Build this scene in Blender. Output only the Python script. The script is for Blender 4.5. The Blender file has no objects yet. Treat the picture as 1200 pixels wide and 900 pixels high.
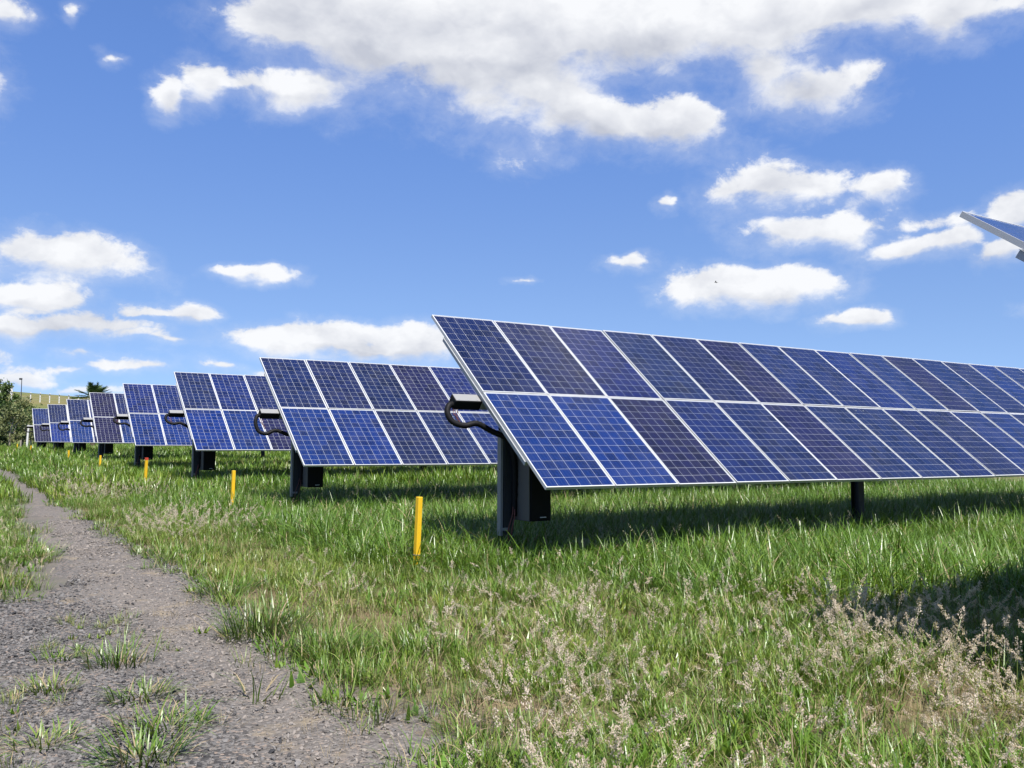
import bpy, bmesh, math, random
import numpy as np
from mathutils import Vector, Matrix, Euler

random.seed(7); RNG = np.random.default_rng(11)
R = math.radians
scene = bpy.context.scene
COL = scene.collection

# ------------------------------------------------------------------ camera
# world: X runs along the tracker rows, Y from row to row, Z up; camera 1.62 m above the gravel
FPX = 1064.2
YAW, PITCH, ROLL = 1.00090918, 0.0658697, 0.00488518
fw = Vector((math.cos(YAW)*math.cos(PITCH), math.sin(YAW)*math.cos(PITCH), math.sin(PITCH)))
rt = Vector((math.sin(YAW), -math.cos(YAW), 0)); up = rt.cross(fw)
c_, s_ = math.cos(ROLL), math.sin(ROLL)
rt, up = c_*rt+s_*up, c_*up-s_*rt
cam_d = bpy.data.cameras.new('camera'); cam = bpy.data.objects.new('camera', cam_d); COL.objects.link(cam)
cam.matrix_world = Matrix(((rt.x, up.x, -fw.x, 0), (rt.y, up.y, -fw.y, 0), (rt.z, up.z, -fw.z, 0), (0, 0, 0, 1)))
cam_d.sensor_fit = 'HORIZONTAL'; cam_d.sensor_width = 36; cam_d.lens = 36*FPX/1200
cam_d.clip_start = 0.1; cam_d.clip_end = 20000
scene.camera = cam
scene.view_settings.view_transform = 'Standard'; scene.view_settings.look = 'None'
scene.view_settings.gamma = 1; scene.view_settings.exposure = 1.0
scene.view_settings.use_curve_mapping = False
scene.render.resolution_x = 1024; scene.render.resolution_y = 768

def ray(px, py): return fw + rt*((px-600)/FPX) + up*((450-py)/FPX)
def at_z(px, py, z): d = ray(px, py); return d*(z/d.z)
def az_el(px, py):
    d = ray(px, py).normalized()
    return math.degrees(math.atan2(d.y, d.x)), math.degrees(math.asin(d.z))

# ------------------------------------------------------------------ node helpers
class NT:
    def __init__(s, tree): s.t = tree; s.n = tree.nodes; s.l = tree.links
    def add(s, typ, **kw):
        n = s.n.new(typ)
        for k, v in kw.items(): setattr(n, k, v)
        return n
    def put(s, sock, v):
        if isinstance(v, bpy.types.NodeSocket): s.l.new(v, sock)
        elif v is not None: sock.default_value = v
    def math(s, op, a, b=None, c=None, clamp=False):
        n = s.add('ShaderNodeMath', operation=op, use_clamp=clamp)
        for i, v in enumerate((a, b, c)):
            if v is not None: s.put(n.inputs[i], v)
        return n.outputs[0]
    def vmath(s, op, a, b=None, c=None, out=0):
        n = s.add('ShaderNodeVectorMath', operation=op)
        for i, v in enumerate((a, b, c)):
            if v is not None: s.put(n.inputs[i], v)
        return n.outputs[out]
    def ss(s, v, a, b, lo=0., hi=1.):
        n = s.add('ShaderNodeMapRange', interpolation_type='SMOOTHSTEP')
        s.put(n.inputs['Value'], v); n.inputs['From Min'].default_value = a; n.inputs['From Max'].default_value = b
        n.inputs['To Min'].default_value = lo; n.inputs['To Max'].default_value = hi
        return n.outputs[0]
    def noise(s, vec, scale, detail=4, rough=.5, dist=0, out='Fac'):
        n = s.add('ShaderNodeTexNoise'); s.put(n.inputs['Vector'], vec)
        n.inputs['Scale'].default_value = scale; n.inputs['Detail'].default_value = detail
        n.inputs['Roughness'].default_value = rough; n.inputs['Distortion'].default_value = dist
        return n.outputs[out]
    def mix(s, f, a, b, blend='MIX'):
        n = s.add('ShaderNodeMix', data_type='RGBA', blend_type=blend)
        s.put(n.inputs[0], f); s.put(n.inputs[6], a if not isinstance(a, tuple) else (*a[:3], 1)); s.put(n.inputs[7], b if not isinstance(b, tuple) else (*b[:3], 1))
        return n.outputs[2]
    def bump(s, h, strength=.5, dist=.01):
        n = s.add('ShaderNodeBump'); n.inputs['Strength'].default_value = strength; n.inputs['Distance'].default_value = dist
        s.put(n.inputs['Height'], h); return n.outputs[0]

def new_mat(name):
    m = bpy.data.materials.new(name); m.use_nodes = True
    m.node_tree.nodes.clear(); g = NT(m.node_tree)
    out = g.add('ShaderNodeOutputMaterial')
    return m, g, out
ALB = .8      # all base colours, with the exposure above
def principled(g, out, col, rough=.5, metal=0., spec=.5, normal=None):
    col = tuple(q*ALB for q in col[:3]) if isinstance(col, tuple) else g.mix(1., col, (ALB, ALB, ALB), 'MULTIPLY')
    p = g.add('ShaderNodeBsdfPrincipled')
    g.put(p.inputs['Base Color'], (*col[:3], 1) if isinstance(col, tuple) else col)
    g.put(p.inputs['Roughness'], rough); g.put(p.inputs['Metallic'], metal); g.put(p.inputs['Specular IOR Level'], spec)
    if normal is not None: g.put(p.inputs['Normal'], normal)
    if out is not None: g.l.new(p.outputs[0], out.inputs[0])
    return p

# ------------------------------------------------------------------ sun and sky
L = Vector((0.10, 0.60, -1.0)).normalized()            # direction the sunlight travels
S = -L
sun_el = math.asin(S.z); sun_rot = math.atan2(S.x, S.y)
sun_d = bpy.data.lights.new('sun', 'SUN'); sun_d.energy = 5.0; sun_d.angle = R(.53); sun_d.color = (1, .955, .88)
sun = bpy.data.objects.new('sun', sun_d); COL.objects.link(sun)
sun.rotation_euler = L.to_track_quat('-Z', 'Y').to_euler(); sun.location = (0, -20, 40)

world = bpy.data.worlds.new('World'); scene.world = world; world.use_nodes = True
world.node_tree.nodes.clear(); g = NT(world.node_tree)
wout = g.add('ShaderNodeOutputWorld'); bg = g.add('ShaderNodeBackground'); g.l.new(bg.outputs[0], wout.inputs[0])
sky = g.add('ShaderNodeTexSky', sky_type='NISHITA'); sky.sun_disc = False
sky.sun_elevation = sun_el; sky.sun_rotation = sun_rot % (2*math.pi); sky.altitude = 1200
sky.air_density = 1.0; sky.dust_density = 0.15; sky.ozone_density = 3.0
SKY_STRENGTH = .0713; CLOUD_K = .53; SKY_TINT = (1.12, 1.24, 1.46)   # tint: the camera's cool, saturated rendering of blue
CLOUDS = [  # pixel centre, radii, weight: cumulus seen in the photograph, stored as sky directions
 (350,30,100,48,1.1),(430,55,140,80,1.25),(545,70,150,95,1.35),(625,65,95,95,1.25),(565,125,95,36,1.1),(655,140,60,38,1.05),
 (770,32,140,70,1.25),(890,32,130,64,1.2),(1000,12,115,48,1.1),(1115,20,95,42,1.05),(600,-40,420,50,1.2),(1000,-40,220,45,1.1),
 (940,104,95,46,1.1),(905,70,70,55,1.),(800,152,80,40,1.1),(705,150,65,30,1.),
 (243,98,46,28,1),(345,113,78,24,1),(192,112,22,24,.75),(300,95,50,18,.6),
 (905,220,84,34,1.05),(1025,222,44,22,.85),(960,268,92,27,1.05),(1070,292,78,22,1.05),(1185,300,50,22,.95),(1195,252,42,26,.8),
 (1080,262,60,12,.45),(880,339,96,25,1.1),(1008,376,44,10,.8),(738,310,27,9,.65),(617,330,15,5,.5),(779,235,13,10,.6),
 (55,303,95,30,.95),(35,350,80,20,.9),(95,383,100,22,.85),(220,367,36,13,.75),(285,320,44,11,.9),(20,385,60,18,.9),
 (360,402,105,22,1),(490,410,66,26,1.05),(430,410,60,16,.9),(15,15,44,26,.8),(95,18,12,14,.55),(137,70,12,8,.5),
 (85,412,32,9,.7),(28,441,38,12,.8),(140,428,60,9,.6),(255,430,34,9,.6),(100,455,60,9,.6),(170,365,40,9,.55),(70,430,60,8,.5),(180,400,40,7,.5),(330,440,40,8,.5),
 (-120,330,110,40,1),(-140,80,120,60,1),(-90,410,90,20,.9),(1330,280,110,30,1),(1400,120,140,50,1),(1290,360,90,16,.9)]
tc = g.add('ShaderNodeTexCoord'); D = tc.outputs['Generated']
sx = g.add('ShaderNodeSeparateXYZ'); g.l.new(D, sx.inputs[0])
az = g.math('MULTIPLY', g.math('ARCTAN2', sx.outputs[1], sx.outputs[0]), 180/math.pi)
el = g.math('MULTIPLY', g.math('ARCSINE', sx.outputs[2]), 180/math.pi)
cx = g.add('ShaderNodeCombineXYZ'); g.l.new(az, cx.inputs[0]); g.l.new(el, cx.inputs[1]); AE = cx.outputs[0]
Dz = g.vmath('MULTIPLY', D, (1, 1, 1.5))
wn_ = g.vmath('SUBTRACT', g.noise(Dz, 13, 4, .55, out='Color'), (.5, .5, .5))
Dw = g.vmath('MULTIPLY_ADD', wn_, (.04, .04, .04), Dz)
lo = g.noise(Dw, 6.5, 2, .5); hi = g.noise(Dw, 21., 7, .66)
lo1 = g.noise(g.vmath('ADD', Dw, (-.01, -.01, .035)), 6.5, 2, .5); hi1 = g.noise(g.vmath('ADD', Dw, (-.004, -.004, .014)), 24., 3, .6)
n0 = g.math('ADD', g.math('MULTIPLY', lo, .55), g.math('MULTIPLY', hi, .45))
relief = g.math('ADD', g.math('MULTIPLY', g.math('SUBTRACT', lo, lo1), 2.2), g.math('MULTIPLY', g.math('SUBTRACT', hi, hi1), 1.1))   # billow sides turned to the sun
PW_ = g.vmath('MULTIPLY_ADD', wn_, (4.4, 2.2, 0), AE)
g.put(sky.inputs[0], g.vmath('NORMALIZE', g.vmath('ADD', D, (0, 0, .135))))               # keeps the pale band low at the horizon
skyc = g.mix(1., g.mix(1., sky.outputs[0], SKY_TINT, 'MULTIPLY'), g.mix(g.ss(el, 3, 25), (1.10, .985, .87), (1.0, 1.06, 1.15)), 'MULTIPLY')
K = CLOUD_K/SKY_STRENGTH
def sky_part(blobs, generic):
    """sky colour with the given clouds; the directions are split in sectors so that each ray weighs only nearby clouds"""
    field = None; acc = 0.
    for (a0, e0, ra, re, w) in blobs:
        q = g.vmath('MULTIPLY_ADD', PW_, (1/ra, 1/re, 0), (-a0/ra, -e0/re, 0))
        d = g.math('MULTIPLY_ADD', g.vmath('LENGTH', q, out=1), -w, w)
        field = d if field is None else g.math('SMOOTH_MAX', field, d, .2)
        dm = g.math('ADD', d, .25, clamp=True)
        acc = g.math('MULTIPLY_ADD', dm, g.vmath('DOT_PRODUCT', q, (0, 1, 0), out=1), acc)
    if generic: field = g.math('MULTIPLY_ADD', g.noise(Dz, 3.2, 3, .5), 5.0, -2.95)      # scattered cumulus of the same kind
    field = g.math('MAXIMUM', field, -.8)
    low = g.math('MINIMUM', acc, 0.) if not generic else 0.
    dens = g.math('ADD', g.math('MULTIPLY_ADD', low, .35, field), g.math('MULTIPLY_ADD', n0, 2.7, -1.33))
    under = g.ss(acc, .12, -.38) if not generic else .3
    e = g.add('ShaderNodeMapRange', interpolation_type='SMOOTHSTEP'); g.put(e.inputs['Value'], dens)
    e.inputs['From Min'].default_value = 0.; g.put(e.inputs['From Max'], g.math('MULTIPLY_ADD', under, .55, .33))
    alpha = e.outputs[0]
    veil = g.math('MULTIPLY', g.ss(g.math('ADD', dens, .34), .0, .8), .24)                 # thin rags trailing off
    alpha = g.math('MULTIPLY', g.math('MAXIMUM', alpha, veil), g.ss(el, .2, 4.0))
    thick = g.ss(dens, .35, 1.25)
    grey = g.math('MULTIPLY', thick, g.math('MULTIPLY_ADD', g.ss(el, 9, 19), .34, .04))
    grey = g.math('ADD', grey, g.math('MULTIPLY', g.math('MULTIPLY', under, g.ss(dens, .1, .8)), .42))
    grey = g.math('ADD', grey, g.math('MULTIPLY_ADD', relief, -1., .12), clamp=True)
    ccol = g.mix(grey, (.92*K, .93*K, .95*K), (.54*K, .565*K, .64*K))
    b_ = g.add('ShaderNodeBackground'); b_.inputs['Strength'].default_value = SKY_STRENGTH
    g.l.new(g.mix(g.math('MULTIPLY', alpha, .97), skyc, ccol), b_.inputs['Color']); return b_.outputs[0]
BL = []
for (px, py, rx, ry, w) in CLOUDS:
    a0, e0 = az_el(px, py); a1, _ = az_el(px+rx, py); _, e1 = az_el(px, py-ry)
    BL.append((a0, e0, abs(a1-a0)*1.15, abs(e1-e0)*1.15, w))
def near(a_lo, a_hi, e_lo, e_hi):
    o = []
    for (a0, e0, ra, re, w) in BL:
        k = 1+.8/w
        if a0+ra*k+2.2 > a_lo and a0-ra*k-2.2 < a_hi and e0+re*k+1.1 > e_lo and e0-re*k-1.1 < e_hi: o.append((a0, e0, ra, re, w))
    return o
def sel(f, a, b):
    m = g.add('ShaderNodeMixShader'); g.put(m.inputs[0], f); g.l.new(a, m.inputs[1]); g.l.new(b, m.inputs[2]); return m.outputs[0]
A_ = [18, 46, 70, 97]; E_ = [0, 13, 33]
rows_ = []
for j in range(2):
    cur = None
    for i in range(3):
        nb = near(A_[i], A_[i+1], E_[j], E_[j+1]); print('sky sector', i, j, len(nb)); part = sky_part(nb, False)
        cur = part if cur is None else sel(g.math('GREATER_THAN', az, A_[i]), cur, part)
    rows_.append(cur)
cur = sel(g.math('GREATER_THAN', el, E_[1]), rows_[0], rows_[1])
outside = g.math('MAXIMUM', g.math('GREATER_THAN', g.math('ABSOLUTE', g.math('SUBTRACT', az, 57.5)), 39.5), g.math('GREATER_THAN', el, E_[2]))
cur = sel(outside, cur, sky_part([], True))
g.l.new(cur, wout.inputs[0]); g.n.remove(bg)
world.cycles.sampling_method = 'NONE'

# ------------------------------------------------------------------ object helpers
def tag(o, label=None, cat=None, group=None, kind=None):
    if label: o['label'] = label
    if cat: o['category'] = cat
    if group: o['group'] = group
    if kind: o['kind'] = kind
    return o
def obj(name, data, parent=None, loc=None, rot=None, color=None):
    o = bpy.data.objects.new(name, data); COL.objects.link(o)
    if parent is not None: o.parent = parent
    if loc is not None: o.location = loc
    if rot is not None: o.rotation_euler = rot
    if color is not None: o.color = (*color, 1)
    return o
def mesh_np(name, V, F, mats, smooth=False, mi=None, attrs=None):
    """V (n,3); F list of index tuples or (m,k) array"""
    me = bpy.data.meshes.new(name)
    V = np.asarray(V, np.float32)
    if isinstance(F, np.ndarray):
        m, k = F.shape
        me.vertices.add(len(V)); me.vertices.foreach_set('co', V.ravel())
        me.loops.add(m*k); me.loops.foreach_set('vertex_index', F.astype(np.int32).ravel())
        me.polygons.add(m); me.polygons.foreach_set('loop_start', np.arange(0, m*k, k, dtype=np.int32))
        me.polygons.foreach_set('loop_total', np.full(m, k, np.int32))
        me.update(calc_edges=True)
    else:
        me.from_pydata(V.tolist(), [], F)
    for mt in (mats if isinstance(mats, (list, tuple)) else [mats]): me.materials.append(mt)
    if mi is not None: me.polygons.foreach_set('material_index', np.asarray(mi, np.int32))
    if smooth: me.polygons.foreach_set('use_smooth', np.ones(len(me.polygons), bool))
    for nm, vals in (attrs or {}).items():
        a = me.attributes.new(nm, 'FLOAT', 'POINT'); a.data.foreach_set('value', np.asarray(vals, np.float32))
    me.update()
    return me
class MB:
    """collects boxes and tubes, builds ONE mesh"""
    def __init__(s): s.v = []; s.f = []
    def box(s, x0, x1, y0, y1, z0, z1, M=None):
        b = len(s.v)
        for x, y, z in ((x0,y0,z0),(x1,y0,z0),(x1,y1,z0),(x0,y1,z0),(x0,y0,z1),(x1,y0,z1),(x1,y1,z1),(x0,y1,z1)):
            p = Vector((x, y, z)); s.v.append(tuple(M @ p if M else p))
        for f in ((0,3,2,1),(4,5,6,7),(0,1,5,4),(1,2,6,5),(2,3,7,6),(3,0,4,7)): s.f.append(tuple(b+i for i in f))
        return s
    def tube(s, pts, rad, n=8, cap=True):
        pts = [Vector(p) for p in pts]; rads = rad if isinstance(rad, (list, tuple)) else [rad]*len(pts)
        b = len(s.v); prev = None
        for i, p in enumerate(pts):
            t = (pts[min(i+1, len(pts)-1)]-pts[max(i-1, 0)]).normalized()
            if prev is None:
                a = t.orthogonal().normalized()
            else:
                a = (prev-t*prev.dot(t)).normalized()
            prev = a; c = t.cross(a)
            for k in range(n):
                an = 2*math.pi*k/n; s.v.append(tuple(p+(a*math.cos(an)+c*math.sin(an))*rads[i]))
        for i in range(len(pts)-1):
            for k in range(n):
                s.f.append((b+i*n+k, b+i*n+(k+1) % n, b+(i+1)*n+(k+1) % n, b+(i+1)*n+k))
        if cap:
            s.f.append(tuple(b+k for k in reversed(range(n)))); e = b+(len(pts)-1)*n; s.f.append(tuple(e+k for k in range(n)))
        return s
    def prof(s, poly, z0, z1):
        """extrude an xy outline along z"""
        b = len(s.v); n = len(poly)
        for z in (z0, z1):
            for x, y in poly: s.v.append((x, y, z))
        for i in range(n): s.f.append((b+i, b+(i+1) % n, b+n+(i+1) % n, b+n+i))
        s.f.append(tuple(b+i for i in reversed(range(n)))); s.f.append(tuple(b+n+i for i in range(n)))
        return s
    def mesh(s, name, mat, bevel=0., smooth=False):
        me = bpy.data.meshes.new(name); me.from_pydata(s.v, [], s.f); me.materials.append(mat)
        if bevel:
            bm = bmesh.new(); bm.from_mesh(me)
            bmesh.ops.bevel(bm, geom=bm.edges[:], offset=bevel, segments=1, affect='EDGES', profile=.5)
            bm.to_mesh(me); bm.free()
        if smooth: me.polygons.foreach_set('use_smooth', [True]*len(me.polygons))
        me.update(); return me
def catmull(pts, n=6):
    pts = [Vector(p) for p in pts]; P_ = [pts[0]]+pts+[pts[-1]]; out = []
    for i in range(1, len(P_)-2):
        a, b, c, d = P_[i-1:i+3]
        for k in range(n):
            t = k/n
            out.append(.5*((2*b)+(c-a)*t+(2*a-5*b+4*c-d)*t*t+(3*b-a-3*c+d)*t**3))
    out.append(pts[-1]); return out

# value noise in numpy, for terrain and planting
_lat = np.random.default_rng(5).random((256, 256))
def vnoise(x, y):
    x = np.asarray(x, float); y = np.asarray(y, float)
    i = np.floor(x).astype(int); j = np.floor(y).astype(int); u = x-i; v = y-j
    u = u*u*(3-2*u); v = v*v*(3-2*v); i &= 255; j &= 255; i1 = (i+1) & 255; j1 = (j+1) & 255
    return (_lat[i, j]*(1-u)+_lat[i1, j]*u)*(1-v)+(_lat[i, j1]*(1-u)+_lat[i1, j1]*u)*v
def fb(x, y, s, o=4):
    x = np.asarray(x, float)*s+17.3; y = np.asarray(y, float)*s+5.1; a = .5; t = 0; w = 0
    for k in range(o): t = t+a*vnoise(x, y); w += a; x = x*2.03+9.7; y = y*2.03+3.1; a *= .5
    return t/w
def sstep(v, a, b):
    t = np.clip((np.asarray(v, float)-a)/(b-a), 0, 1); return t*t*(3-2*t)

GY = [-400, 0, 8, 19, 28, 37, 46, 55, 64, 73, 100, 140, 3000]
GZ = [-2.6, -1.64, -1.62, -1.50, -1.37, -1.22, -1.12, -1.06, -1.04, -1.02, -.95, -.8, -.8]
def gz(x, y):
    x = np.asarray(x, float); y = np.asarray(y, float)
    z = np.interp(y, GY, GZ)
    z = z+.05*(fb(x, y, .35, 3)-.5)
    # long low hill beyond the far trees, highest to the left of the rows
    r = np.hypot(x, y)
    hill = sstep(y, 118, 262)*(13.6-.045*np.clip(x-10, -120, 200)+1.6*(fb(x, y, .012, 2)-.5))
    hill = hill*(1-.25*sstep(r, 400, 1500))
    return z+np.clip(hill, 0, None)
def path_edges(y):
    """gravel: right edge, left edge of the bare strip for a given distance"""
    y = np.asarray(y, float)
    r = np.interp(y, [3, 6, 9, 13, 20, 60], [1.75, 1.92, 2.3, 2.5, 2.55, 2.55])+.4*(fb(y*0+3, y, .45, 3)-.5)*1.5+.25*(fb(y*0+9, y, 1.9, 2)-.5)
    l = np.where(y < 9.5, -3.0, np.interp(y, [9.5, 10.6, 14, 24, 40, 120], [-3, 1.25, 1.62, 1.95, 1.95, 1.95]))
    l = l+.3*(fb(y*0+21, y, .8, 3)-.5)
    return l, r

# ------------------------------------------------------------------ ground materials
def gravel_mat():
    m, g, out = new_mat('gravel'); tc = g.add('ShaderNodeTexCoord'); O = tc.outputs['Object']
    vo = g.add('ShaderNodeTexVoronoi'); g.put(vo.inputs['Vector'], O); vo.inputs['Scale'].default_value = 48; vo.inputs['Randomness'].default_value = 1
    v2 = g.add('ShaderNodeTexVoronoi'); g.put(v2.inputs['Vector'], O); v2.inputs['Scale'].default_value = 110
    st = g.noise(O, 1.1, 4, .6); fine = g.noise(O, 160, 3, .6)
    sep = g.add('ShaderNodeSeparateXYZ'); g.l.new(O, sep.inputs[0])
    # compacted dusty wheel track is paler and browner than the loose stone beside it
    tr = g.math('ABSOLUTE', g.math('SUBTRACT', g.math('ADD', sep.outputs[0], g.math('MULTIPLY_ADD', st, .8, -.4)), 2.0))
    track = g.ss(tr, .95, .25)
    c1 = g.add('ShaderNodeSeparateColor'); g.l.new(vo.outputs['Color'], c1.inputs[0])
    stone = g.mix(g.ss(c1.outputs[0], .1, 1), (.055, .053, .053), (.22, .207, .195))
    stone = g.mix(g.ss(c1.outputs[1], .82, .95), stone, (.32, .25, .2))
    dust = g.mix(st, (.19, .168, .146), (.285, .25, .215))
    col = g.mix(g.math('MULTIPLY_ADD', track, .45, g.math('MULTIPLY', g.ss(st, .45, .75), .2)), stone, dust)
    col = g.mix(g.math('MULTIPLY', g.ss(g.noise(O, 2.3, 4, .6), .56, .72), .5), col, (.36, .29, .19))
    col = g.mix(.35, col, g.mix(fine, (.05, .05, .05), (.5, .48, .46)), 'OVERLAY')
    h = g.math('ADD', g.math('MULTIPLY', vo.outputs['Distance'], -1.), g.math('MULTIPLY', v2.outputs['Distance'], -.5))
    principled(g, out, col, .92, 0, .2, g.bump(h, .9, .012)); return m
def soil_mat():
    m, g, out = new_mat('soil_and_thatch'); tc = g.add('ShaderNodeTexCoord'); O = tc.outputs['Object']
    a = g.noise(O, .7, 5, .6); b = g.noise(O, 3.1, 5, .62); c = g.noise(g.vmath('MULTIPLY', O, (1, 1, 1)), 26, 4, .65, .8); d = g.noise(O, 120, 3, .6)
    col = g.mix(g.ss(b, .35, .65), (.10, .078, .046), (.28, .21, .125))
    col = g.mix(g.math('MULTIPLY', g.ss(c, .5, .72), .55), col, (.37, .30, .19))
    col = g.mix(g.math('MULTIPLY', g.ss(a, .42, .62), .8), col, g.mix(c, (.05, .085, .015), (.15, .19, .04)))
    sep = g.add('ShaderNodeSeparateXYZ'); g.l.new(O, sep.inputs[0])
    grit = g.math('MULTIPLY', g.ss(g.math('ADD', sep.outputs[0], g.math('MULTIPLY_ADD', b, 1.6, -.8)), 3.3, 2.0), g.ss(sep.outputs[1], 70, 40))
    col = g.mix(g.math('MULTIPLY', grit, .8), col, g.mix(d, (.07, .066, .064), (.26, .24, .22)))
    hillc = g.mix(g.ss(g.noise(O, .05, 5, .65), .36, .58), (.10, .145, .035), (.24, .175, .09))
    col = g.mix(g.ss(sep.outputs[1], 60, 95), col, g.mix(.5, hillc, g.mix(g.noise(O, .9, 5, .7), (.06, .09, .02), (.2, .22, .07))))
    col = g.mix(.3, col, g.mix(d, (.05, .05, .05), (.6, .6, .6)), 'OVERLAY')
    principled(g, out, col, .95, 0, .15, g.bump(g.math('ADD', c, g.math('MULTIPLY', d, .4)), .8, .03)); return m
M_GRAVEL = gravel_mat(); M_SOIL = soil_mat()

# ------------------------------------------------------------------ ground sheet out to the horizon
def axis(lims):
    out = []
    for a, b, st in lims: out += list(np.arange(a, b, st))
    return np.array(out)
gx = axis([(-3000, -400, 200), (-400, -60, 20), (-60, -8, 4), (-8, -2, .35), (-2, 6, .16), (6, 34, .35), (34, 80, 3), (80, 400, 16), (400, 3001, 200)])
gy = axis([(-400, -40, 40), (-40, -4, 4), (-4, 2, .35), (2, 20, .16), (20, 34, .3), (34, 80, 1.2), (80, 260, 4), (260, 600, 20), (600, 4001, 200)])
X, Y = np.meshgrid(gx, gy); Z = gz(X, Y)
V = np.stack([X.ravel(), Y.ravel(), Z.ravel()], 1)
nx, ny = len(gx), len(gy)
I = (np.arange(ny-1)[:, None]*nx+np.arange(nx-1)[None]).ravel()
F = np.stack([I, I+1, I+nx+1, I+nx], 1)
tag(obj('ground', mesh_np('ground', V, F, M_SOIL, True)), 'dry soil and thatch under the grass, rising to a low hill far off', kind='structure')

# gravel track: an irregular sheet a little above the soil
st = .09
px_ = np.arange(-3.2, 3.6, st); py_ = np.concatenate([np.arange(-2, 30, st), np.arange(30, 118, .3)])
X, Y = np.meshgrid(px_, py_)
l, r = path_edges(Y)
jit = .9*(fb(X, Y, 1.3, 5)-.5)
fld = np.minimum(X+jit-l, r+.25-(X-jit*1.3))
fld = np.minimum(fld, np.where(X > 1.7, (.76-fb(X+40, Y, .9, 5))*2.2, 9))
keep = fld > -.12
Z = gz(X, Y)+np.clip(fld*.16, -.03, .02)+.016*(fb(X, Y, 4, 4)-.5)
V = np.stack([X.ravel(), Y.ravel(), Z.ravel()], 1); nx = len(px_); ny = len(py_)
I = (np.arange(ny-1)[:, None]*nx+np.arange(nx-1)[None]).ravel()
kf = (keep[:-1, :-1] & keep[1:, :-1] & keep[:-1, 1:] & keep[1:, 1:]).ravel()
I = I[kf]; F = np.stack([I, I+1, I+nx+1, I+nx], 1)
used = np.unique(F); rm = np.full(len(V), -1); rm[used] = np.arange(len(used))
tag(obj('gravel_path', mesh_np('gravel_path', V[used], rm[F], M_GRAVEL, True)), 'grey gravel track running along the ends of the rows', kind='structure')

# ------------------------------------------------------------------ solar tracker materials
def metal_mat(name, col, rough, metal=.0, var=.25, scale=9, spec=.4):
    m, g, out = new_mat(name); tc = g.add('ShaderNodeTexCoord'); O = tc.outputs['Object']
    n = g.noise(O, scale, 5, .6); v = g.add('ShaderNodeTexVoronoi'); g.put(v.inputs['Vector'], O); v.inputs['Scale'].default_value = 60
    k = g.math('MULTIPLY_ADD', n, var*2, 1-var)
    c = g.mix(1., (*col, 1), g.mix(k, (0, 0, 0), (1, 1, 1)), 'MULTIPLY')
    principled(g, out, c, g.math('MULTIPLY_ADD', n, .25, rough-.1), metal, spec); return m
M_ALU = metal_mat('anodised_aluminium_frame', (.60, .60, .585), .45, .2, .12, 3)
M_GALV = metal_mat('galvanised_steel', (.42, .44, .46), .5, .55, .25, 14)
M_GALVP = metal_mat('shade_darkened_steel', (.036, .041, .047), .55, .4, .3, 10)  # galvanised steel, its colour darkened for the shade under the panels
M_BOXLID = metal_mat('painted_grey_steel', (.24, .24, .235), .5, .0, .12, 8)
M_CAB = metal_mat('black_cabinet_steel', (.010, .010, .011), .6, .0, .2, 6, .12)
M_CABSIDE = metal_mat('skylit_cabinet_side', (.12, .113, .105), .5, .1, .15, 6)  # cabinet steel, lightened in colour for skylight on its open side
M_BLACK = metal_mat('black_corrugated_plastic', (.008, .008, .009), .6, 0, .3, 20, .15)
M_WIRE = metal_mat('reddish_wire', (.16, .05, .04), .6, 0, .3, 20)
M_YEL = metal_mat('yellow_paint', (.74, .45, .014), .5, 0, .22, 9)
M_RED = metal_mat('red_paint', (.55, .06, .03), .5, 0, .2, 20)
M_PRINT = metal_mat('white_print', (.7, .7, .7), .6, 0, .05, 20)
def sheet_mat():
    m, g, out = new_mat('white_backsheet'); tc = g.add('ShaderNodeTexCoord')
    n = g.noise(tc.outputs['Object'], 4, 4, .6)
    principled(g, out, g.mix(n, (.50, .52, .58), (.60, .62, .67)), .5); return m
M_SHEET = sheet_mat()
CW, CH = 1.032/6, 1.912/12
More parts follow.
